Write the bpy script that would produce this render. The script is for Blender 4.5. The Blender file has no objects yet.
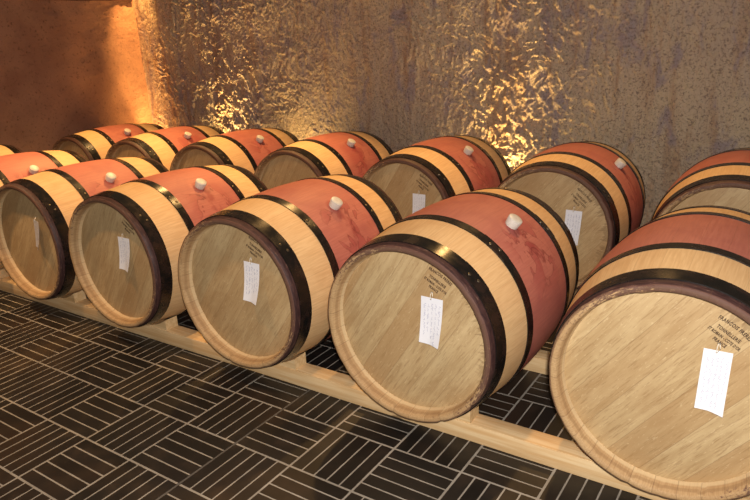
import bpy, bmesh, math, random
from math import sin, cos, pi, radians
from mathutils import Vector, Matrix, noise

random.seed(7)
C = bpy.context.scene.collection
SC = bpy.context.scene

# ------------------------------------------------------------------ helpers
def tag(o, label=None, cat=None, group=None, kind=None):
    if label: o['label'] = label
    if cat: o['category'] = cat
    if group: o['group'] = group
    if kind: o['kind'] = kind
    return o

def mesh_obj(name, me, parent=None, mats=()):
    o = bpy.data.objects.new(name, me)
    C.objects.link(o)
    if parent: o.parent = parent
    for m in mats:
        if m.name not in [x.name for x in me.materials if x]: me.materials.append(m)
    return o

def bm_obj(name, bm, mats, parent=None, smooth=True, sharp=35):
    bmesh.ops.recalc_face_normals(bm, faces=bm.faces)
    me = bpy.data.meshes.new(name)
    bm.to_mesh(me); bm.free()
    o = mesh_obj(name, me, parent, mats)
    if smooth:
        for p in me.polygons: p.use_smooth = True
        me.set_sharp_from_angle(angle=radians(sharp))
    return o

def lathe(bm, prof, seg=96, axis='y', mat=None, closed=False, cap=True):
    """revolve (t, r) profile about Y; mat = list of material index per profile span"""
    rings = []
    for t, r in prof:
        if r < 1e-6:
            rings.append([bm.verts.new((0, t, 0))])
        else:
            rings.append([bm.verts.new((r*sin(2*pi*i/seg), t, r*cos(2*pi*i/seg))) for i in range(seg)])
    n = len(rings)
    spans = range(n if closed else n-1)
    for k in spans:
        a, b = rings[k], rings[(k+1) % n]
        for i in range(seg):
            j = (i+1) % seg
            if len(a) == 1 and len(b) == 1: continue
            if len(a) == 1: f = bm.faces.new((a[0], b[j], b[i]))
            elif len(b) == 1: f = bm.faces.new((a[i], a[j], b[0]))
            else: f = bm.faces.new((a[i], a[j], b[j], b[i]))
            if mat: f.material_index = mat[k]
    return rings

def tube(bm, pts, r, seg=8):
    rings = []
    for i, p in enumerate(pts):
        p = Vector(p)
        d = (Vector(pts[min(i+1, len(pts)-1)]) - Vector(pts[max(i-1, 0)])).normalized()
        u = d.orthogonal().normalized(); v = d.cross(u)
        rings.append([bm.verts.new(p + r*(cos(2*pi*k/seg)*u + sin(2*pi*k/seg)*v)) for k in range(seg)])
    for a, b in zip(rings, rings[1:]):
        # align start index to lessen twist
        best = min(range(seg), key=lambda s: (a[0].co-b[s].co).length)
        b[:] = b[best:] + b[:best]
        if (a[1].co-b[1].co).length > (a[1].co-b[-1].co).length: b[:] = [b[0]] + b[1:][::-1]
        for k in range(seg):
            bm.faces.new((a[k], a[(k+1) % seg], b[(k+1) % seg], b[k]))
    bm.faces.new(rings[0]); bm.faces.new(rings[-1][::-1])

def box(bm, x0, x1, y0, y1, z0, z1, bevel=0.0):
    ret = bmesh.ops.create_cube(bm, size=1)
    vs = ret['verts']
    for v in vs:
        v.co = Vector(((x0+x1)/2 + v.co.x*(x1-x0), (y0+y1)/2 + v.co.y*(y1-y0), (z0+z1)/2 + v.co.z*(z1-z0)))
    if bevel:
        es = list({e for v in vs for e in v.link_edges})
        bmesh.ops.bevel(bm, geom=es, offset=bevel, segments=2, affect='EDGES', profile=0.5)

# ------------------------------------------------------------------ node helper
class N:
    def __init__(self, name):
        self.m = bpy.data.materials.new(name); self.m.use_nodes = True
        self.t = self.m.node_tree; self.n = self.t.nodes
        self.b = next(x for x in self.n if x.type == 'BSDF_PRINCIPLED')
        self.out = next(x for x in self.n if x.type == 'OUTPUT_MATERIAL')
    def put(self, sock, v):
        if v is None: return
        if hasattr(v, 'is_output') or isinstance(v, bpy.types.NodeSocket): self.t.links.new(v, sock)
        else: sock.default_value = v
    def math(self, op, a, b=None, c=None, clamp=False):
        x = self.n.new('ShaderNodeMath'); x.operation = op; x.use_clamp = clamp
        self.put(x.inputs[0], a); self.put(x.inputs[1], b); self.put(x.inputs[2], c)
        return x.outputs[0]
    def obj(self):
        return self.n.new('ShaderNodeTexCoord').outputs['Object']
    def sep(self, v):
        x = self.n.new('ShaderNodeSeparateXYZ'); self.put(x.inputs[0], v); return x.outputs
    def comb(self, a, b, c):
        x = self.n.new('ShaderNodeCombineXYZ')
        for i, v in enumerate((a, b, c)): self.put(x.inputs[i], v)
        return x.outputs[0]
    def mapping(self, v, scale=(1, 1, 1), rot=(0, 0, 0), loc=(0, 0, 0)):
        x = self.n.new('ShaderNodeMapping'); self.put(x.inputs['Vector'], v)
        x.inputs['Scale'].default_value = scale; x.inputs['Rotation'].default_value = rot
        self.put(x.inputs['Location'], loc)
        return x.outputs[0]
    def noise(self, v, scale=5, detail=3, rough=.5, dist=0, col=False):
        x = self.n.new('ShaderNodeTexNoise'); self.put(x.inputs['Vector'], v)
        x.inputs['Scale'].default_value = scale; x.inputs['Detail'].default_value = detail
        x.inputs['Roughness'].default_value = rough; x.inputs['Distortion'].default_value = dist
        return x.outputs[1 if col else 0]
    def white(self, v):
        x = self.n.new('ShaderNodeTexWhiteNoise'); x.noise_dimensions = '3D'; self.put(x.inputs['Vector'], v)
        return x.outputs['Value']
    def voro(self, v, scale=5, feature='F1'):
        x = self.n.new('ShaderNodeTexVoronoi'); x.feature = feature
        self.put(x.inputs['Vector'], v); x.inputs['Scale'].default_value = scale
        return x.outputs['Distance']
    def step(self, v, a, b):
        x = self.n.new('ShaderNodeMapRange'); x.interpolation_type = 'SMOOTHSTEP'
        self.put(x.inputs['Value'], v); self.put(x.inputs['From Min'], a); self.put(x.inputs['From Max'], b)
        return x.outputs[0]
    def rng(self, v, a, b, c, d):
        x = self.n.new('ShaderNodeMapRange')
        for i, q in zip(('Value', 'From Min', 'From Max', 'To Min', 'To Max'), (v, a, b, c, d)): self.put(x.inputs[i], q)
        return x.outputs[0]
    def mix(self, f, a, b, blend='MIX'):
        x = self.n.new('ShaderNodeMix'); x.data_type = 'RGBA'; x.blend_type = blend
        self.put(x.inputs[0], f)
        for s, v in ((x.inputs[6], a), (x.inputs[7], b)):
            if isinstance(v, tuple) and len(v) == 3: v = (*v, 1)
            self.put(s, v)
        return x.outputs[2]
    def gray(self, v):
        return self.comb(v, v, v)
    def ramp(self, f, stops):
        x = self.n.new('ShaderNodeValToRGB'); self.put(x.inputs[0], f)
        e = x.color_ramp.elements
        while len(e) < len(stops): e.new(.5)
        for q, (p, c) in zip(e, stops): q.position = p; q.color = (*c, 1)
        return x.outputs[0]
    def bump(self, h, strength=.3, dist=.01, normal=None):
        x = self.n.new('ShaderNodeBump'); self.put(x.inputs['Height'], h)
        x.inputs['Strength'].default_value = strength; x.inputs['Distance'].default_value = dist
        if normal is not None: self.put(x.inputs['Normal'], normal)
        return x.outputs[0]
    def rand(self):
        return self.n.new('ShaderNodeObjectInfo').outputs['Random']
    def done(self, col, rough=.6, spec=.5, metal=0, normal=None):
        if isinstance(col, tuple) and len(col) == 3: col = (*col, 1)
        self.put(self.b.inputs['Base Color'], col); self.put(self.b.inputs['Roughness'], rough)
        self.put(self.b.inputs['Specular IOR Level'], spec); self.put(self.b.inputs['Metallic'], metal)
        if normal is not None: self.put(self.b.inputs['Normal'], normal)
        return self.m

# ------------------------------------------------------------------ barrel measures (metres)
L, RB, RC = 0.865, 0.360, 0.320
HEADT, RHEAD = 0.050, 0.291
NST = 30
def prof(t): return RB - (RB-RC)*((t-L/2)/(L/2))**2
HOOPS = [(0.028, 0.083), (0.223, 0.261), (L-0.261, L-0.223), (L-0.083, L-0.028)]

# ------------------------------------------------------------------ materials
def m_staves():
    k = N('oak_staves_wine_stained')
    o = k.obj(); s = k.sep(o)
    x, t, z = s[0], s[1], s[2]
    rnd = k.rand()
    off = k.math('MULTIPLY', rnd, 37.0)
    ang = k.math('ARCTAN2', x, z)                                  # 0 at the bung, + towards x
    u = k.math('MULTIPLY', k.math('ADD', k.math('DIVIDE', ang, 2*pi), .5), NST)
    iu = k.math('FLOOR', u)
    fu = k.math('FRACT', u)
    tone = k.white(k.comb(iu, off, 3.0))
    seam = k.math('SUBTRACT', 1.0, k.step(k.math('MINIMUM', fu, k.math('SUBTRACT', 1.0, fu)), 0.0, .022))
    gv = k.comb(k.math('MULTIPLY', ang, 9.0), k.math('MULTIPLY', t, 1.6), k.math('ADD', off, k.math('MULTIPLY', tone, 9.0)))
    grain = k.noise(gv, 6, 5, .6)
    fine = k.noise(k.comb(k.math('MULTIPLY', ang, 40.0), k.math('MULTIPLY', t, 5.0), off), 5, 3, .6)
    blot = k.noise(k.comb(k.math('MULTIPLY', ang, .36), t, off), 7, 4, .55, .6)
    oak = k.mix(k.step(grain, .3, .72), (.67, .42, .195), (.79, .54, .275))
    oak = k.mix(k.math('MULTIPLY', k.step(tone, .2, 1.0), .22), oak, (.60, .345, .16))
    oak = k.mix(k.math('MULTIPLY', k.step(blot, .52, .75), .28), oak, (.52, .27, .105))
    oak = k.mix(k.math('MULTIPLY', k.step(fine, .55, .8), .22), oak, (.45, .25, .11))
    red = k.mix(k.step(grain, .25, .75), (.42, .132, .094), (.52, .182, .130))
    red = k.mix(k.math('MULTIPLY', k.step(blot, .45, .72), .55), red, (.36, .100, .086))
    red = k.mix(k.math('MULTIPLY', tone, .25), red, (.50, .18, .14))
    # streaks and drips of wine running from the bung down the stave
    dt = k.math('SUBTRACT', t, L/2)
    arc = k.math('MULTIPLY', ang, RB)
    wob = k.math('MULTIPLY', k.math('SUBTRACT', k.noise(k.comb(k.math('MULTIPLY', ang, 1.5), t, off), 7, 3), .5), .10)
    d1 = k.math('ABSOLUTE', k.math('ADD', dt, wob))
    drip = k.math('MULTIPLY', k.math('SUBTRACT', 1.0, k.step(d1, .012, .034)), k.math('MULTIPLY', k.step(arc, .0, .02), k.math('SUBTRACT', 1.0, k.step(arc, .10, .30))))
    ring = k.math('SUBTRACT', 1.0, k.step(k.math('SQRT', k.math('ADD', k.math('MULTIPLY', dt, dt), k.math('MULTIPLY', arc, arc))), .030, .046))
    wet = k.math('MAXIMUM', k.math('MULTIPLY', drip, k.step(k.noise(k.comb(k.math('MULTIPLY', ang, .4), k.math('MULTIPLY', t, 2.0), off), 14, 4), .35, .6)), k.math('MULTIPLY', ring, .8))
    red = k.mix(k.math('MULTIPLY', wet, .6), red, (.24, .030, .032))
    # dried edges of wine spills running down the side from the bung
    sn = k.noise(k.comb(k.math('MULTIPLY', ang, .30), k.math('MULTIPLY', t, .9), off), 9, 3, .55, .7)
    zone = k.math('MULTIPLY', k.math('MULTIPLY', k.step(arc, -.03, .02), k.math('SUBTRACT', 1.0, k.step(arc, .16, .34))), k.math('SUBTRACT', 1.0, k.step(k.math('ABSOLUTE', dt), .07, .15)))
    line = k.math('MULTIPLY', k.math('SUBTRACT', 1.0, k.step(k.math('ABSOLUTE', k.math('SUBTRACT', sn, .52)), .003, .020)), zone)
    red = k.mix(k.math('MULTIPLY', k.math('MULTIPLY', k.step(sn, .52, .54), zone), .5), red, (.33, .055, .055))
    red = k.mix(k.math('MULTIPLY', line, .62), red, (.17, .022, .022))
    mid = k.math('SUBTRACT', 1.0, k.step(k.math('ABSOLUTE', dt), .176, .182))
    c = k.mix(mid, oak, red)
    # purple-brown wine and tannin stain on the outside of the chime
    ch = k.step(k.math('ABSOLUTE', dt), L/2-.036, L/2-.030)
    pn = k.noise(k.comb(k.math('MULTIPLY', ang, 2.2), k.math('MULTIPLY', t, 45.0), off), 4, 5, .7)
    pur = k.mix(k.step(pn, .35, .68), (.028, .011, .011), (.078, .035, .031))
    pur = k.mix(k.math('MULTIPLY', k.step(pn, .62, .70), .7), pur, (.30, .19, .125))
    c = k.mix(ch, c, pur)
    c = k.mix(k.math('MULTIPLY', seam, .2), c, (.16, .075, .03))
    h = k.math('SUBTRACT', k.math('MULTIPLY', fine, .25), seam)
    return k.done(c, k.rng(grain, .3, .7, .50, .62), .35, 0, k.bump(h, .25, .0012))

def m_chime():
    k = N('oak_chime_stave_ends')
    o = k.obj(); s = k.sep(o); x, t, z = s
    off = k.math('MULTIPLY', k.rand(), 37.0)
    ang = k.math('ARCTAN2', x, z)
    u = k.math('MULTIPLY', k.math('ADD', k.math('DIVIDE', ang, 2*pi), .5), NST)
    tone = k.white(k.comb(k.math('FLOOR', u), off, 3.0)); fu = k.math('FRACT', u)
    seam = k.math('SUBTRACT', 1.0, k.step(k.math('MINIMUM', fu, k.math('SUBTRACT', 1.0, fu)), 0.0, .03))
    r = k.math('SQRT', k.math('ADD', k.math('MULTIPLY', x, x), k.math('MULTIPLY', z, z)))
    g = k.noise(k.comb(k.math('MULTIPLY', ang, 12.0), k.math('MULTIPLY', r, 20.0), off), 6, 4, .6)
    c = k.mix(k.step(g, .3, .7), (.40, .245, .115), (.53, .35, .175))
    c = k.mix(k.math('MULTIPLY', tone, .5), c, (.36, .205, .09))
    # wine stain on the rim round the bung side, broken by chips
    n2 = k.noise(k.comb(k.math('MULTIPLY', ang, 6.0), k.math('MULTIPLY', r, 70.0), off), 3, 5, .72)
    side = k.math('COSINE', k.math('SUBTRACT', ang, .1))
    edge = k.step(r, RHEAD+.004, RHEAD+.010)
    mask = k.math('MULTIPLY', k.step(k.math('ADD', side, k.math('MULTIPLY', k.math('SUBTRACT', n2, .5), 4.2)), -.05, .35), k.rng(edge, 0, 1, .30, 1.0))
    c = k.mix(k.math('MULTIPLY', mask, .88), c, k.mix(n2, (.03, .011, .011), (.15, .07, .055)))
    # grey-green croze line where the head meets the staves
    c = k.mix(k.math('MULTIPLY', k.math('SUBTRACT', 1.0, k.step(k.math('ABSOLUTE', k.math('SUBTRACT', r, RHEAD+.0045)), .0006, .0016)), .4), c, (.22, .12, .05))
    c = k.mix(k.math('MULTIPLY', k.math('SUBTRACT', 1.0, k.step(r, RHEAD+.0010, RHEAD+.0022)), .5), c, (.74, .58, .34))
    c = k.mix(k.math('MULTIPLY', k.step(r, RC-.0075, RC-.0045), .6), c, (.10, .04, .03))
    c = k.mix(k.math('MULTIPLY', seam, .45), c, (.12, .06, .03))
    return k.done(c, .65, .3, 0, k.bump(k.math('SUBTRACT', g, seam), .3, .0015))

def m_head():
    k = N('oak_head_planks')
    o = k.obj(); s = k.sep(o); x, t, z = s                          # planks run along z (towards the bung)
    off = k.math('MULTIPLY', k.rand(), 37.0)
    px = k.math('ADD', k.math('DIVIDE', x, .094), k.math('ADD', 50.5, k.math('MULTIPLY', k.rand(), .5)))
    ip = k.math('FLOOR', px); fp = k.math('FRACT', px)
    tone = k.white(k.comb(ip, off, 1.0))
    seam = k.math('SUBTRACT', 1.0, k.step(k.math('MINIMUM', fp, k.math('SUBTRACT', 1.0, fp)), 0.0, .012))
    po = k.math('MULTIPLY', tone, 23.0)
    g1 = k.noise(k.comb(k.math('MULTIPLY', x, 22.0), k.math('ADD', po, off), k.math('MULTIPLY', z, 2.6)), 1.6, 6, .66, .5)
    g2 = k.noise(k.comb(k.math('MULTIPLY', x, 230.0), k.math('ADD', po, off), k.math('MULTIPLY', z, 20.0)), 1, 4, .65)
    fl = k.noise(k.mapping(k.comb(k.math('MULTIPLY', x, 210.0), off, k.math('MULTIPLY', z, 60.0)), rot=(0, .45, 0)), 1.0, 3, .6, .6)
    c = k.mix(k.step(g1, .3, .7), (.415, .278, .133), (.555, .405, .215))
    c = k.mix(k.math('MULTIPLY', k.step(tone, .15, .9), .62), c, (.40, .245, .11))
    c = k.mix(k.math('MULTIPLY', k.step(g2, .52, .67), .52), c, (.27, .155, .065))
    c = k.mix(k.math('MULTIPLY', k.step(fl, .60, .70), .42), c, (.72, .56, .33))
    big = k.noise(k.comb(k.math('MULTIPLY', x, 1.0), off, z), 5, 3)
    c = k.mix(k.math('MULTIPLY', k.step(big, .5, .72), .32), c, (.33, .19, .08))
    # drips below the upper rim, on the bung side
    r = k.math('SQRT', k.math('ADD', k.math('MULTIPLY', x, x), k.math('MULTIPLY', z, z)))
    ang = k.math('ARCTAN2', x, z)
    dn = k.noise(k.comb(k.math('MULTIPLY', ang, 7.0), k.math('MULTIPLY', r, 3.0), off), 4, 3, .6)
    dm = k.math('MULTIPLY', k.math('MULTIPLY', k.step(k.math('ADD', r, k.math('MULTIPLY', dn, .16)), .345, .36), k.step(k.math('COSINE', k.math('SUBTRACT', ang, .5)), .55, .85)), .5)
    c = k.mix(dm, c, (.17, .095, .04))
    c = k.mix(k.math('MULTIPLY', seam, .5), c, (.15, .08, .035))
    h = k.math('SUBTRACT', k.math('MULTIPLY', g2, .4), seam)
    return k.done(c, .58, .3, 0, k.bump(h, .25, .001))

def m_hoop():
    k = N('black_hoop_steel')
    o = k.obj(); s = k.sep(o); x, t, z = s
    off = k.math('MULTIPLY', k.rand(), 37.0)
    ang = k.math('ARCTAN2', x, z)
    n1 = k.noise(k.comb(k.math('MULTIPLY', ang, 2.0), k.math('MULTIPLY', t, 8.0), off), 3, 5, .6)
    n2 = k.noise(k.comb(k.math('MULTIPLY', ang, 5.0), k.math('MULTIPLY', t, 40.0), off), 6, 3, .7)
    c = k.mix(k.step(n1, .4, .7), (.008, .0075, .007), (.024, .014, .011))
    c = k.mix(k.math('MULTIPLY', k.step(n2, .66, .76), .5), c, (.12, .075, .045))
    return k.done(c, k.rng(n1, .3, .7, .19, .32), .42, .05, k.bump(n2, .12, .001))

def m_simple(name, col, rough=.5, metal=0, spec=.5, nz=0, nscale=20):
    k = N(name)
    c = (*col, 1)
    nrm = None
    if nz:
        n = k.noise(k.obj(), nscale, 4, .6)
        c = k.mix(k.step(n, .3, .7), tuple(v*(1-nz) for v in col), tuple(min(1, v*(1+nz)) for v in col))
        nrm = k.bump(n, .15, .002)
    return k.done(c, rough, spec, metal, nrm)

def m_pine(name, ca, cb):
    k = N(name)
    o = k.obj(); s = k.sep(o)
    off = k.math('MULTIPLY', k.rand(), 21.0)
    g = k.noise(k.comb(k.math('MULTIPLY', s[0], 1.2), k.math('MULTIPLY', s[1], 26.0), k.math('ADD', off, k.math('MULTIPLY', s[2], 26.0))), 2.2, 5, .6, .4)
    b = k.noise(k.comb(s[0], s[1], off), 3, 3)
    kn = k.voro(k.comb(k.math('MULTIPLY', s[0], 2.2), k.math('MULTIPLY', s[1], 9.0), k.math('MULTIPLY', s[2], 9.0)), 1.0)
    c = k.mix(k.step(g, .3, .7), ca, cb)
    c = k.mix(k.math('MULTIPLY', k.step(b, .55, .75), .3), c, tuple(v*.7 for v in ca))
    c = k.mix(k.math('MULTIPLY', k.math('SUBTRACT', 1.0, k.step(kn, .035, .07)), .75), c, (.13, .06, .025))
    return k.done(c, .6, .35, 0, k.bump(g, .2, .001))

T = 0.26
XL, YB = -3.15, 3.10
def m_floor():
    k = N('basket_weave_floor_tiles')
    o = k.obj(); s = k.sep(o)
    X = k.math('DIVIDE', s[0], T); Y = k.math('DIVIDE', s[1], T)
    ix, iy = k.math('FLOOR', X), k.math('FLOOR', Y)
    fx, fy = k.math('FRACT', X), k.math('FRACT', Y)
    par = k.math('ABSOLUTE', k.math('MODULO', k.math('ADD', k.math('ADD', ix, iy), 200.0), 2.0))   # 1: bricks run along y
    odd = k.math('MULTIPLY', k.math('COMPARE', ix, -2.0, .1), k.math('COMPARE', iy, 0.0, .1))      # one square laid the wrong way round
    par = k.math('MAXIMUM', par, odd)
    along = k.math('ADD', k.math('MULTIPLY', fx, par), k.math('MULTIPLY', fy, k.math('SUBTRACT', 1.0, par)))   # across the bricks
    b5 = k.math('MULTIPLY', along, 5.0)
    ib, fb = k.math('FLOOR', b5), k.math('FRACT', b5)
    db = k.math('MULTIPLY', k.math('MINIMUM', fb, k.math('SUBTRACT', 1.0, fb)), T/5)
    ex = k.math('MULTIPLY', k.math('MINIMUM', fx, k.math('SUBTRACT', 1.0, fx)), T)
    ey = k.math('MULTIPLY', k.math('MINIMUM', fy, k.math('SUBTRACT', 1.0, fy)), T)
    wob = k.math('MULTIPLY', k.math('SUBTRACT', k.noise(o, 22, 3), .5), .0016)
    jt = k.math('ADD', .0022, wob); jm = k.math('ADD', .0034, wob)
    gb = k.math('SUBTRACT', 1.0, k.step(db, jt, k.math('ADD', jt, .0012)))
    ge = k.math('SUBTRACT', 1.0, k.step(k.math('MINIMUM', ex, ey), jm, k.math('ADD', jm, .0012)))
    grout = k.math('MAXIMUM', gb, ge)
    idv = k.comb(k.math('ADD', k.math('MULTIPLY', ix, 7.0), ib), iy, 2.0)
    tone = k.white(idv)
    big = k.noise(o, 1.5, 3, .5)
    mott = k.noise(o, 9, 5, .62)
    fine = k.noise(o, 60, 4, .6)
    c = k.mix(tone, (.0070, .0063, .0060), (.014, .0118, .0105))
    c = k.mix(k.math('MULTIPLY', k.step(mott, .48, .74), .5), c, (.042, .027, .018))
    c = k.mix(k.math('MULTIPLY', k.step(big, .47, .70), .55), c, (.050, .029, .016))
    c = k.mix(k.math('MULTIPLY', k.step(fine, .62, .8), .35), c, (.09, .065, .045))
    gc = k.mix(k.step(mott, .3, .7), (.24, .215, .18), (.345, .31, .26))
    # one darker movement joint runs along a grid line
    seamx = k.math('SUBTRACT', 1.0, k.step(k.math('ABSOLUTE', k.math('SUBTRACT', s[0], 3*T)), .006, .008))
    gc = k.mix(k.math('MULTIPLY', seamx, .8), gc, (.045, .04, .036))
    c = k.mix(grout, c, gc)
    h = k.math('ADD', k.math('MULTIPLY', k.math('SUBTRACT', 1.0, grout), 1.0), k.math('MULTIPLY', mott, .25))
    rough = k.math('ADD', k.rng(mott, .3, .7, .36, .52), k.math('MULTIPLY', grout, .35))
    return k.done(c, rough, .42, 0, k.bump(h, .5, .002))

def m_wall_back():
    k = N('crusted_render_wall')
    o = k.obj(); s = k.sep(o)
    big = k.noise(o, 1.1, 4, .55, .4)
    med = k.noise(k.mapping(o, scale=(1.3, 1, .55)), 6, 5, .6, .8)
    st = k.noise(k.mapping(o, scale=(1.8, 1, .14)), 5, 5, .65, .5)
    pebb = k.noise(o, 75, 5, .7, .6)
    crust = k.noise(k.mapping(o, rot=(0, .5, 0), scale=(1, 1, .6)), 26, 5, .66, 1.2)
    c = k.mix(k.step(big, .35, .65), (.52, .385, .29), (.65, .495, .335))
    c = k.mix(k.math('MULTIPLY', k.step(st, .5, .68), .7), c, (.46, .27, .155))
    c = k.mix(k.math('MULTIPLY', k.step(med, .50, .66), .7), c, (.35, .28, .315))  # grey-violet patches put the tint of flash light into the wall colour
    c = k.mix(k.math('MULTIPLY', k.step(crust, .5, .68), .45), c, (.66, .50, .28))
    c = k.mix(k.math('MULTIPLY', k.step(pebb, .50, .64), .75), c, (.16, .105, .085))
    h = k.math('ADD', k.math('MULTIPLY', crust, .7), k.math('ADD', k.math('MULTIPLY', pebb, .45), k.math('MULTIPLY', st, .4)))
    # the render is trowelled smooth beside the corner
    h = k.math('MULTIPLY', h, k.rng(k.math('ADD', s[0], k.math('MULTIPLY', big, .3)), XL+.22, XL+.60, .07, 1.0))
    return k.done(c, .85, .2, 0, k.bump(h, 1.0, .022))

def m_wall_left():
    k = N('pitted_plaster_wall')
    o = k.obj()
    n1 = k.noise(o, 2.2, 4, .55)
    n2 = k.noise(o, 40, 5, .65, .4)
    pit = k.voro(k.mapping(o, scale=(1, 1, .8)), 26)
    c = k.mix(k.step(n1, .35, .65), (.26, .135, .085), (.37, .20, .12))
    c = k.mix(k.math('MULTIPLY', k.step(n2, .54, .70), .55), c, (.10, .05, .032))
    pm = k.math('MULTIPLY', k.math('SUBTRACT', 1.0, k.step(pit, .10, .22)), k.step(k.noise(o, 9, 2), .5, .62))
    c = k.mix(k.math('MULTIPLY', pm, .6), c, (.12, .055, .03))
    h = k.math('SUBTRACT', k.math('MULTIPLY', n2, .8), k.math('MULTIPLY', pm, .8))
    return k.done(c, .85, .2, 0, k.bump(h, .7, .010))

M = dict(staves=m_staves(), chime=m_chime(), head=m_head(), hoop=m_hoop(),
         rivet=m_simple('worn_rivet_steel', (.16, .13, .09), .33, .8),
         bung=m_simple('white_silicone_bung', (.62, .59, .52), .42, 0, .5, .05, 60),
         stamp=m_simple('scorched_stamp', (.045, .020, .009), .8),
         paper=m_simple('white_paper', (.76, .76, .80), .7, 0, .3, .02, 30),
         shade_grey_paper=m_simple('shade_grey_tag_paper', (.55, .52, .52), .5, 0, .4),  # tag paper greyed in its colour to look shaded
         ink=m_simple('pencil_ink', (.40, .40, .50), .7),
         string=m_simple('pale_string', (.75, .68, .56), .8),
         pin=m_simple('staple_steel', (.5, .45, .38), .3, .9),
         pine=m_pine('pale_pine', (.66, .41, .185), (.80, .585, .325)),
         chock=m_pine('orange_pine', (.62, .40, .18), (.76, .55, .30)),
         floor=m_floor(), wall=m_wall_back(), wall2=m_wall_left(),
         trim=m_simple('dark_beam', (.06, .025, .018), .7, 0, .3, .3, 12))

# ------------------------------------------------------------------ barrel prototype meshes
def build_staves():
    bm = bmesh.new()
    P = []; mats = []
    n = 34
    out = [(L*i/n, prof(L*i/n)) for i in range(n+1)]
    P = [(HEADT+.012, RHEAD-.006), (HEADT-.002, RHEAD), (.0045, RC-.0215), (.0, RC-.0165), (.0, RC-.004), (.003, prof(.003))]
    mats = [1, 1, 1, 1, 1]
    for t, r in out[1:-1]:
        P.append((t, r)); mats.append(0)
    tail = [(L-.003, prof(.003)), (L, RC-.004), (L, RC-.0165), (L-.0045, RC-.0215), (L-HEADT+.002, RHEAD), (L-HEADT-.012, RHEAD-.006)]
    P += tail; mats += [0, 1, 1, 1, 1, 1]
    lathe(bm, P, 120, mat=mats)
    # chipped, uneven rim
    for v in bm.verts:
        r = math.hypot(v.co.x, v.co.z)
        if v.co.y < .006 or v.co.y > L-.006:
            a = math.atan2(v.co.x, v.co.z)
            q = noise.noise(Vector((sin(a)*9, cos(a)*9, v.co.y*3)))
            d = max(0, q-.25)*.010
            v.co.x *= 1 - d/r; v.co.z *= 1 - d/r
            v.co.y += d*.8*(1 if v.co.y < .4 else -1)
    return bm

def build_head(front=True):
    bm = bmesh.new()
    t0, t1 = (HEADT, HEADT+.02) if front else (L-HEADT, L-HEADT-.02)
    d = .003 if front else -.003
    lathe(bm, [(t0, 0), (t0, .12), (t0, RHEAD-.012), (t0+d, RHEAD+.001), (t1, RHEAD+.001), (t1, 0)], 96)
    return bm

def build_hoop(t0, t1, seam):
    bm = bmesh.new()
    th = .0022
    n = 4
    ts = [t0 + (t1-t0)*i/n for i in range(n+1)]
    e = .0012
    P = [(t, prof(t)+e+th) for t in ts] + [(t, prof(t)+e-.002) for t in reversed(ts)]
    lathe(bm, P, 120, closed=True)
    # lapped end of the strap
    w = .055/prof((t0+t1)/2)
    k = 8
    rows = []
    for i in range(k+1):
        a = seam - w + 2*w*i/k
        rows.append([[bm.verts.new((rr*sin(a), t, rr*cos(a))) for rr in (prof(t)+e+th-.0008, prof(t)+e+2*th)] for t in (t0+.001, t1-.001)])
    for p, q in zip(rows, rows[1:]):
        for (a, b, c, d) in ((p[0][1], p[1][1], q[1][1], q[0][1]), (p[0][0], p[0][1], q[0][1], q[0][0]), (p[1][1], p[1][0], q[1][0], q[1][1])):
            bm.faces.new((a, b, c, d))
    for r in (rows[0], rows[-1]):
        bm.faces.new((r[0][0], r[0][1], r[1][1], r[1][0]))
    return bm

def build_rivet(t, a):
    bm = bmesh.new()
    prf = [(0, .0), (0.0, .0062), (.0012, .0056), (.0022, .0036), (.0026, 0)]
    lathe(bm, prf, 14)
    R = prof(t)+.0012+.0044
    nrm = Vector((sin(a), 0, cos(a)))
    q = Vector((0, 1, 0)).rotation_difference(nrm).to_matrix().to_4x4()
    bm.transform(Matrix.Translation(nrm*R + Vector((0, t, 0))) @ q)
    return bm

def build_bung():
    bm = bmesh.new()
    lathe(bm, [(-.02, 0), (-.02, .0205), (.004, .025), (.026, .0275), (.031, .0265), (.0335, .0225), (.0348, .012), (.0350, 0)], 32)
    bm.transform(Matrix.Translation((0, L/2, RB)) @ Matrix.Rotation(pi/2, 4, 'X'))
    return bm

def text_bm(body, size, arc=None, z=0, sx=1):
    cu = bpy.data.curves.new('stamp_text', 'FONT')
    cu.body = body; cu.size = size; cu.align_x = 'CENTER'; cu.align_y = 'BOTTOM_BASELINE'; cu.space_character = 1.12; cu.resolution_u = 2; cu.offset = .00045
    o = bpy.data.objects.new('stamp_text', cu); C.objects.link(o)
    bpy.context.view_layer.update()
    me = bpy.data.meshes.new_from_object(o.evaluated_get(bpy.context.evaluated_depsgraph_get()))
    bpy.data.objects.remove(o); bpy.data.curves.remove(cu)
    bm = bmesh.new(); bm.from_mesh(me); bpy.data.meshes.remove(me)
    for v in bm.verts:
        x, y = v.co.x*sx, v.co.y
        if arc:
            a = x/arc; r = arc + y
            x, y = r*sin(a), r*cos(a)
        else:
            y += z
        v.co = Vector((x, 0, y))
    return bm

def build_stamp():
    bm = bmesh.new()
    def add(b):
        me = bpy.data.meshes.new('t'); b.to_mesh(me); b.free(); bm.from_mesh(me); bpy.data.meshes.remove(me)
    add(text_bm('FRANCOIS FRERES', .0150, arc=.2505, sx=.67))
    add(text_bm('TONNELLERIE', .0140, z=.2255, sx=.68))
    add(text_bm("ST ROMAIN - COTE D'OR", .0125, z=.2085, sx=.58))
    add(text_bm('FRANCE', .0135, z=.1925, sx=.68))
    ext = bmesh.ops.extrude_face_region(bm, geom=list(bm.faces))
    for v in [g for g in ext['geom'] if isinstance(g, bmesh.types.BMVert)]: v.co.y -= .0006
    bm.transform(Matrix.Translation((0, HEADT+.0001, 0)))
    return bm

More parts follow.
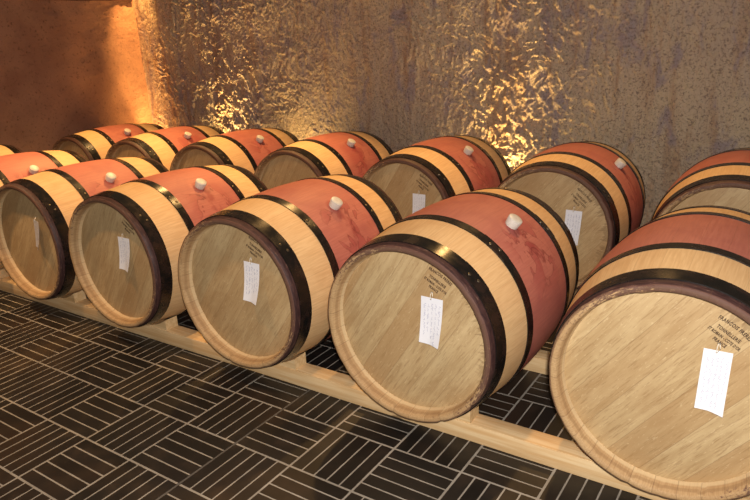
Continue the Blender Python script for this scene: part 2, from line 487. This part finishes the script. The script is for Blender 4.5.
PROTO = {}
def first_barrel():
    parts = []
    def part(name, bm, mats, sharp=35, parent=None):
        o = bm_obj(name, bm, mats, parent, True, sharp)
        return o
    body = part('staves', build_staves(), (M['staves'], M['chime']), 50)
    heads = [part('barrel_head', build_head(True), (M['head'],)), part('barrel_head', build_head(False), (M['head'],))]
    stamp = part('stamp', build_stamp(), (M['stamp'],), 30)
    stamp.parent = heads[0]; stamp.matrix_basis = Matrix.Rotation(radians(-5), 4, 'Y'); stamp['label'] = 'dark burnt-in maker stamp in capital letters'
    hoops = []
    for i, (t0, t1) in enumerate(HOOPS):
        seam = (.20, .09, .20, .35)[i]
        h = part('hoop', build_hoop(t0, t1, seam), (M['hoop'],), 40)
        for s in (-1, 1):
            r = part('rivet', build_rivet((t0+t1)/2 + s*.006, seam + s*.05), (M['rivet'],))
            r.parent = h
        hoops.append(h)
    bung = part('bung', build_bung(), (M['bung'],), 40)
    bung['label'] = 'white rubbery bung'
    return [body] + heads + hoops + [bung]

def place_barrel(parts, root, x, y, zc, yaw, pitch, roll, first, stamp_turn=0, stamped=True):
    n = Vector((-sin(yaw), cos(yaw), 0))
    c = Vector((x, y, zc)) + n*(L/2)
    root.location = (c.x, c.y, zc - RB)
    root.rotation_euler = (0, 0, yaw)
    loc = Matrix.Translation((0, 0, RB)) @ Matrix.Rotation(pitch, 4, 'X') @ Matrix.Rotation(roll, 4, 'Y') @ Matrix.Translation((0, -L/2, 0))
    made = []
    for p in parts:
        o = p if first else p.copy()
        if not first: C.objects.link(o)
        o.parent = root; o.matrix_parent_inverse = Matrix(); o.matrix_basis = loc
        made.append(o)
        if not first:
            for ch in p.children:
                if ch.name.startswith('stamp') and not stamped: continue
                q = ch.copy(); C.objects.link(q); q.parent = o; q.matrix_parent_inverse = Matrix()
                q.matrix_basis = Matrix.Rotation(stamp_turn, 4, 'Y') if q.name.startswith('stamp') else Matrix()
    return made

ZC = 0.421
FR, BR = 'barrels of the front row', 'barrels of the back row by the wall'
BARRELS = [  # x, y, yaw, pitch, roll deg, label, group
 ('F1', 2.141, .580, .010, .002, 38, 'oak wine barrel nearest the camera, cut off by the right edge of the photo', FR),
 ('F2', 1.321, .570, -.012, .009, 34, 'large oak wine barrel in front centre, white tag on a pale fully visible head', FR),
 ('F3', .522, .568, .018, .006, 37, 'front-row oak barrel standing left of the large centre barrel, tag on its head', FR),
 ('F4', -.301, .576, .013, -.006, 33, 'front-row oak barrel third from the right edge of those left of centre, narrow tilted tag', FR),
 ('F5', -1.071, .580, .016, -.003, 39, 'front-row oak barrel with shaded brown head, its tag turned edge-on, far left', FR),
 ('F6', -1.895, .590, .030, -.006, 42, 'front-row barrel with head cut off by the left edge, red middle and bung showing', FR),
 ('F7', -2.700, .590, .020, 0, 36, 'last front-row barrel at the far left, only its back hoop in view', FR),
 ('B1', 2.144, 1.872, .009, .001, 36, 'back-row barrel at the right edge, only upper head and hoops showing, no bung', BR),
 ('B2', 1.343, 1.893, .045, -.014, 42, 'back-row barrel right of centre, white tag partly hidden by the barrel before it', BR),
 ('B3', .503, 1.890, -.008, .005, 35, 'middle back-row barrel, square end of a white tag peeking over the barrel before it', BR),
 ('B4', -.327, 1.892, .012, 0, 33, 'back-row barrel left of the middle one, no tag, fourth from the right end', BR),
 ('B5', -1.132, 1.875, .008, 0, 34, 'back-row barrel with dark shaded head, third from the left wall', BR),
 ('B6', -1.887, 1.862, .016, -.001, 34, 'back-row barrel second from the left wall, in front of the golden lit render', BR),
 ('B7', -2.621, 1.850, .008, -.001, 33, 'back-row barrel at the far left, beside the orange lit left wall', BR),
]
BARRELS[3] = BARRELS[3][:6] + ('front-row oak barrel between the shaded far left one and the one left of centre', FR)
parts = first_barrel()
HEADPOS = {}
for i, (key, x, y, yaw, pitch, roll, label, grp) in enumerate(BARRELS):
    root = bpy.data.objects.new('wine_barrel', None); C.objects.link(root)
    root.empty_display_size = .2
    tag(root, label, 'barrel', grp)
    place_barrel(parts, root, x, y, ZC, yaw, pitch, radians(roll), i == 0, radians({'F3': -9, 'F2': -5}.get(key, 0)), key in ('F1', 'F2', 'F3', 'F4', 'B2', 'B3'))
    HEADPOS[key] = (x, y, yaw, pitch)

# ------------------------------------------------------------------ paper tags
def build_tag(w, h, curl, twist, tilt):
    """sheet hanging from (0,0,0) down; local -y is out of the head"""
    bm = bmesh.new()
    nx, nz = 8, 14
    g = [[None]*(nx+1) for _ in range(nz+1)]
    def at(u, v, off=0.0):
        x = (u-.5)*w
        z = -v*h
        y = -.004 - curl*v**2.2 - .010*(u-.25)**2*v - .012*v*v*max(0, u-.5)*2
        return Vector((x, y - off, z))
    for j in range(nz+1):
        for i in range(nx+1):
            g[j][i] = bm.verts.new(at(i/nx, j/nz))
    fs = []
    for j in range(nz):
        for i in range(nx):
            fs.append(bm.faces.new((g[j][i], g[j+1][i], g[j+1][i+1], g[j][i+1])))
    ext = bmesh.ops.extrude_face_region(bm, geom=fs)
    for v in [q for q in ext['geom'] if isinstance(q, bmesh.types.BMVert)]: v.co.y += .0006
    out = max(0, w/2*abs(sin(twist))) if abs(twist) > .1 else 0      # a slip turned edge-on stands off the head
    R = Matrix.Translation((out*1.0, -out, out*.3)) @ Matrix.Rotation(tilt, 4, 'Y') @ Matrix.Rotation(twist, 4, 'Z')
    bm.transform(R)
    # writing: handwritten lines running down the length of the slip
    wb = bmesh.new()
    rr = random.Random(int(w*1e5+h*1e4+tilt*100))
    def stroke(pts, r=.00045):
        for a, b in zip(pts, pts[1:]):
            A, B = at(*a, .0004), at(*b, .0004)
            d = (B-A)
            if d.length < 1e-6: continue
            s = Vector((d.z, 0, -d.x)).normalized()*r
            e = Vector((0, -.0002, 0))
            v = [wb.verts.new(p) for p in (A-s, A+s, B+s, B-s)] + [wb.verts.new(p+e) for p in (A-s, A+s, B+s, B-s)]
            wb.faces.new((v[4], v[5], v[6], v[7])); wb.faces.new((v[0], v[3], v[2], v[1]))
            for k in range(4): wb.faces.new((v[k], v[(k+1) % 4], v[(k+1) % 4+4], v[k+4]))
    for line in range(5):
        u0 = .86 - line*.17
        v = .10 + rr.random()*.05
        end = .62 + rr.random()*.32
        while v < end:
            wl = .05 + rr.random()*.10
            pts = []
            nseg = int(wl/.012)
            for q in range(nseg+1):
                pts.append((u0 + (rr.random()-.5)*.085 + (.02 if q % 2 else -.02), v + wl*q/max(1, nseg)))
            stroke(pts)
            v += wl + .035
    wb.transform(R)
    # string loop from the hole to the pin
    sb = bmesh.new()
    hole = R @ at(.45, .035, .001)
    tube(sb, [R @ at(.45, .035, -.002), hole, R @ Vector((-.004, -.008, .006)), Vector((-.002, -.006, .016)), Vector((-.001, -.002, .020))], .0011, 6)
    tube(sb, [R @ at(.47, .035, .001), R @ Vector((.004, -.007, .008)), Vector((.001, -.002, .020))], .0011, 6)
    pb = bmesh.new()
    tube(pb, [(-.004, .0004, .020), (-.004, -.004, .020), (.004, -.004, .021), (.004, .0004, .021)], .0009, 6)
    hb = bmesh.new()
    lathe(hb, [(0, 0), (0, .0022), (.0005, .0022), (.0005, 0)], 12)
    hb.transform(R @ Matrix.Translation(at(.45, .035, .0007)))
    return bm, wb, sb, pb, hb

TAGS = [ # barrel, x offset of middle, z top, w, h, curl, twist, tilt, label
 ('F1', .109, .570, .068, .168, .020, .05, .03, 'white handwritten paper tag hanging on the head of the nearest barrel, right edge', 'paper'),
 ('F2', .101, .566, .080, .162, .016, .03, .03, 'white paper tag hanging on the pale head of the large centre barrel', 'paper'),
 ('F3', .097, .565, .080, .162, .020, .03, .05, 'white paper tag on the head of the barrel left of the large centre barrel', 'paper'),
 ('F4', .098, .559, .077, .156, .016, .05, .05, 'slim white paper tag on the second front barrel from the left', 'paper'),
 ('F5', .128, .556, .072, .150, .010, -.20, .06, 'tag coloured grey for shade, seen edge-on against the shaded head at far left', 'shade_grey_paper'),
 ('B2', .134, .541, .078, .162, .020, .03, .05, 'white paper tag on the back-row barrel right of centre, lower left hidden', 'paper'),
 ('B3', .118, .550, .080, .160, .014, .03, .02, 'white paper tag of the middle back-row barrel, only its upper end in view', 'paper'),
]
for key, dx, zt, w, h, curl, twist, tilt, label, pm in TAGS:
    x, y, yaw, pitch = HEADPOS[key]
    root = bpy.data.objects.new('paper_tag', None); C.objects.link(root); root.empty_display_size = .05
    tag(root, label, 'tag', 'paper tags hung on barrel heads')
    n = Vector((-sin(yaw), cos(yaw), 0)); rt = Vector((cos(yaw), sin(yaw), 0))
    # the head plane tips with the barrel's pitch
    rel = zt - ZC
    depth = HEADT - .0022 - (L/2)*(1-cos(pitch)) - rel*math.tan(pitch)*1.0
    p = Vector((x, y, 0)) + rt*(dx - .014*(2.37-x)/1.67) + n*depth
    root.location = (p.x, p.y, zt-.006); root.rotation_euler = (0, 0, yaw)
    sheet, writing, string, pin, hole = build_tag(w, h, curl, twist, tilt)
    so = bm_obj('paper_slip', sheet, (M[pm],), root)
    bm_obj('handwriting', writing, (M['ink'],), so, smooth=False)
    bm_obj('eyelet', hole, (M['pin'],), so)
    bm_obj('string', string, (M['string'],), root)
    bm_obj('staple', pin, (M['pin'],), root)

# ------------------------------------------------------------------ rails and chocks
RH = 0.0705
def rail(y0, y1, label, x0=-3.05, x1=3.0):
    bm = bmesh.new()
    box(bm, x0, x1, y0, y1, 0.0, RH, .003)
    bmesh.ops.subdivide_edges(bm, edges=[e for e in bm.edges if abs(e.verts[0].co.x-e.verts[1].co.x) > 1], cuts=60, use_grid_fill=True)
    for v in bm.verts:
        v.co.y += .0025*noise.noise(Vector((v.co.x*1.3, y0*7, 0)))
    o = bm_obj('wooden_rail', bm, (M['pine'],), None, True, 30)
    tag(o, label, 'wooden rail', 'timber rails under the barrels')
rail(.690, .768, 'pale squared timber rail on the tiles under the heads of the front row')
rail(1.268, 1.348, 'pale squared timber rail under the rear ends of the front row barrels')
rail(1.985, 2.063, 'pale squared timber rail under the heads of the back row barrels')
rail(2.565, 2.643, 'pale squared timber rail under the rear ends of the back row, beside the textured wall')

def chock(xc, y0, y1, side, label, y_head):
    """triangular block wedged between the rail and the barrel belly"""
    bm = bmesh.new()
    xs = [.035 + .15*i/6 for i in range(7)]
    tm = (y0+y1)/2 - y_head
    r = prof(tm) + .0012
    rows = []
    for q in xs:
        zt = ZC - math.sqrt(r*r - q*q) - .0065
        zt = max(zt, RH+.002)
        rows.append([bm.verts.new((xc+side*q, yy, zz)) for yy, zz in ((y0, RH), (y0, zt), (y1, zt), (y1, RH))])
    for a, b in zip(rows, rows[1:]):
        for k in range(4): bm.faces.new((a[k], a[(k+1) % 4], b[(k+1) % 4], b[k]))
    bm.faces.new(rows[0]); bm.faces.new(rows[-1][::-1])
    es = [e for e in bm.edges if len(e.link_faces) == 2 and e.calc_face_angle(0) > .8]
    bmesh.ops.bevel(bm, geom=es, offset=.0012, segments=1, affect='EDGES')
    o = bm_obj('wooden_chock', bm, (M['chock'],), None, True, 30)
    tag(o, label, 'wedge', 'wooden wedges holding the barrels')
chock(1.325, .694, .764, 1, 'wooden wedge under the right side of the large centre barrel', .572)
chock(.522, .694, .764, 1, 'wooden wedge between the large centre barrel and the one to its left', .568)
chock(-.301, .694, .764, 1, 'wooden wedge at the right side of the second front barrel from the left', .576)
chock(-1.071, .694, .764, 1, 'wooden wedge at the right side of the shaded far left front barrel', .58)
chock(-1.895, .694, .764, 1, 'small pale wedge on the rail at the left edge of the photo', .59)
chock(1.343, 1.989, 2.059, 1, 'wooden wedge under the back-row barrel right of centre', 1.893)

# ------------------------------------------------------------------ room
XL, YB = -3.15, 3.10
bm = bmesh.new()
bmesh.ops.create_grid(bm, x_segments=2, y_segments=2, size=.5)
for v in bm.verts: v.co = Vector((XL-.1 + (v.co.x+.5)*(8.2), -4.0 + (v.co.y+.5)*(7.3), 0))
fl = bm_obj('floor', bm, (M['floor'],), None, False); tag(fl, kind='structure')

def fbm(v, o=4): return noise.fractal(v, 1.0, 2.0, o)
def sst(v, a, b):
    v = max(0.0, min(1.0, (v-a)/(b-a))); return v*v*(3-2*v)
def wall_relief(x, z):
    # crusted zones: left third, and a band right of the middle; smoother trowelled render between
    zl = 1/(1+math.exp((x+1.25)*4)) ; zr = math.exp(-((x-.70)/.75)**2)
    patch = noise.noise(Vector((x*1.9, 3.1, z*1.7))) + .6*noise.noise(Vector((x*5.1, 5.1, z*3.7)))
    rough = max(.14, min(1.0, .32 + 1.0*max(zl, zr)*(.60+1.2*patch)))
    rough *= .12 + .88*sst(x + .10*patch, -2.98, -2.62)
    corner = sst(x, -3.12, -2.9)
    lumps = fbm(Vector((x*2.2, 7.7, z*1.3)), 3)*.013*(.3+.7*corner)
    streak = fbm(Vector((x*9, 1.7, z*1.5)), 3)*.006
    w1 = noise.noise(Vector((x*4, 2.2, z*4)))*.10; w2 = noise.noise(Vector((x*11, 6.2, z*11)))*.03
    a, b = x*.86+z*.5+w1+w2, -x*.5+z*.86+w1-w2
    f1 = fbm(Vector((a*38, 4.4, b*22)), 3)
    f2 = fbm(Vector((a*74, 14.4, b*50)), 2)
    flake = sst(f1, .02, .14)*.0066 + sst(f1, .30, .42)*.005 + sst(f2, .16, .34)*.005 + fbm(Vector((a*15, 9.4, b*8)), 2)*.006
    hole = max(0, noise.noise(Vector((x*7+w2*9, 8.8, z*4)))-.18)
    # trowel scars: long slanted ridges right of the middle
    d = (z-1.06) - .50*(x-1.0) + .06*noise.noise(Vector((x*6, 1, z*6))) + .03*noise.noise(Vector((x*19, 1, z*19)))
    scar = .008*math.exp(-(d/.016)**2)*sst(f2, -.2, .2) if .75 < x < 1.4 else 0
    e = (x-1.63) + .10*(z-1.3) + .02*noise.noise(Vector((2, 1, z*5)))
    scar += .007*math.exp(-(e/.012)**2)*(1 if 1.15 < z < 1.6 else 0)
    return lumps + streak*(1.1-rough*.5) + rough*(flake*1.15 + noise.noise(Vector((a*85, 3.3, b*70)))*.004) - hole*.03*rough + scar + .0034*(.1+.9*sst(x, -3.0, -2.65))*noise.noise(Vector((x*66, 9, z*66)))

def heightfield(name, u0, u1, z0, z1, du, dz, fn, mat):
    nu, nz = int((u1-u0)/du), int((z1-z0)/dz)
    vs = []; fs = []
    for j in range(nz+1):
        z = z0 + (z1-z0)*j/nz
        for i in range(nu+1):
            vs.append(fn(u0 + (u1-u0)*i/nu, z))
    for j in range(nz):
        b = j*(nu+1)
        for i in range(nu):
            fs.append((b+i, b+i+1, b+i+nu+2, b+i+nu+1))
    me = bpy.data.meshes.new(name); me.from_pydata(vs, [], fs); me.update()
    for p in me.polygons: p.use_smooth = True
    o = mesh_obj(name, me, None, (mat,)); tag(o, kind='structure'); return o
heightfield('wall_back', XL-.04, 3.2, .0, 2.4, .0072, .0072, lambda x, z: (x, YB - wall_relief(x, z)*(1.0), z), M['wall'])
heightfield('wall_left', -3.5, YB+.04, 0, 2.7, .03, .02,
            lambda y, z: (XL + .010*fbm(Vector((1.3, y*3, z*3)), 4) + .004*noise.noise(Vector((5, y*22, z*22))), y, z), M['wall2'])
bm = bmesh.new(); box(bm, XL-.06, XL+.012, -3.5, YB-.02, 1.826, 2.02, .004)
tb = bm_obj('trim_1', bm, (M['trim'],), None, True, 30); tag(tb, kind='structure')

# ------------------------------------------------------------------ lights
def light(name, kind, loc, energy, col, size=.05, aim=None, spot=None, blend=.5):
    d = bpy.data.lights.new(name, kind); d.energy = energy; d.color = col
    if kind in ('POINT', 'SPOT'): d.shadow_soft_size = size
    if kind == 'AREA': d.size = size
    if spot: d.spot_size = radians(spot); d.spot_blend = blend
    o = bpy.data.objects.new(name, d); C.objects.link(o); o.location = loc
    if aim is not None: o.rotation_euler = (Vector(aim)-Vector(loc)).to_track_quat('-Z', 'Y').to_euler()
    return o
CAM = Vector((2.370353, -1.092297, 1.369133))
WARM = (1.0, .56, .19)
light('camera_flash', 'POINT', CAM + Vector((.03, .0, .055)), 218, (1.0, .955, .91), .02)
# halogen ceiling lamps, over the back row and over the aisle in front
for (x, y, e) in ((-2.1, 2.25, 250), (-1.0, 2.25, 210), (.2, 2.25, 160), (1.5, 2.25, 110)):
    light('ceiling_halogen', 'SPOT', (x, y, 2.75), e, WARM, .04, (x+.1, y-.75, 0), 66, .8)
for (x, y, e) in ((-1.9, -.05, 175), (-.3, -.05, 95), (1.2, -.05, 22)):
    light('ceiling_halogen', 'SPOT', (x, y, 2.75), e, (1.0, .60, .28), .05, (x, y+.6, 0), 80, .8)
# lamps at the foot of the walls, with extra beams and fill lamps added
GOLD = (1.0, .68, .24)
light('corner_uplight', 'SPOT', (XL+.22, YB-.045, .03), 380, (1.0, .56, .17), .02, (XL+.0, YB-.09, 1.75), 32, 1.0)
light('corner_uplight', 'SPOT', (XL+.20, YB-.09, .03), 90, (1.0, .48, .13), .02, (XL+.02, YB-.30, 2.4), 70, 1.0)  # second, wider beam added to spread the glow over the left wall
light('added_corner_downlight', 'SPOT', (XL+.22, YB-.045, 2.62), 620, (1.0, .53, .15), .02, (XL+.0, YB-.09, .9), 32, 1.0)  # unseen lamp added overhead to even out the corner glow
light('wall_uplight', 'SPOT', (-2.10, YB-.10, .03), 115, GOLD, .02, (-1.85, YB-.03, 2.0), 80, 1.0)
light('wall_uplight', 'SPOT', (-2.06, YB-.11, .03), 200, GOLD, .02, (-1.90, YB-.03, 2.0), 44, 1.0)  # narrow beam added beside the lamp to lift the upper wall
light('wall_uplight', 'SPOT', (-1.15, YB-.26, .03), 60, GOLD, .02, (-1.10, YB-.03, 2.0), 80, 1.0)  # fill lamp added for a diffuse glow on the middle of the wall
light('wall_uplight', 'SPOT', (.60, YB-.10, .03), 80, GOLD, .02, (.66, YB-.03, 2.0), 92, 1.0)
light('wall_uplight', 'SPOT', (.64, YB-.11, .03), 165, GOLD, .02, (.66, YB-.03, 2.0), 48, 1.0)  # second beam, added to brighten the wall higher up

w = bpy.data.worlds.new('cellar_air'); SC.world = w; w.use_nodes = True
bg = w.node_tree.nodes['Background']; bg.inputs[0].default_value = (1.0, .72, .48, 1); bg.inputs[1].default_value = .11

# ------------------------------------------------------------------ camera
cam = bpy.data.cameras.new('camera'); cam.sensor_width = 36; cam.sensor_fit = 'HORIZONTAL'
cam.lens = 643.228*36/750; cam.clip_start = .01
co = bpy.data.objects.new('camera', cam); C.objects.link(co)
yaw, pit, rol = .602488, .315214, -.051542
f = Vector((-sin(yaw)*cos(pit), cos(yaw)*cos(pit), -sin(pit)))
r = Vector((cos(yaw), sin(yaw), 0)); u = r.cross(f)
r2 = cos(rol)*r + sin(rol)*u; u2 = -sin(rol)*r + cos(rol)*u
co.matrix_world = Matrix(((r2.x, u2.x, -f.x, CAM.x), (r2.y, u2.y, -f.y, CAM.y), (r2.z, u2.z, -f.z, CAM.z), (0, 0, 0, 1)))
SC.camera = co
vs = SC.view_settings
vs.view_transform = 'Standard'; vs.look = 'None'; vs.gamma = 1; vs.use_curve_mapping = False
vs.exposure = 0.12
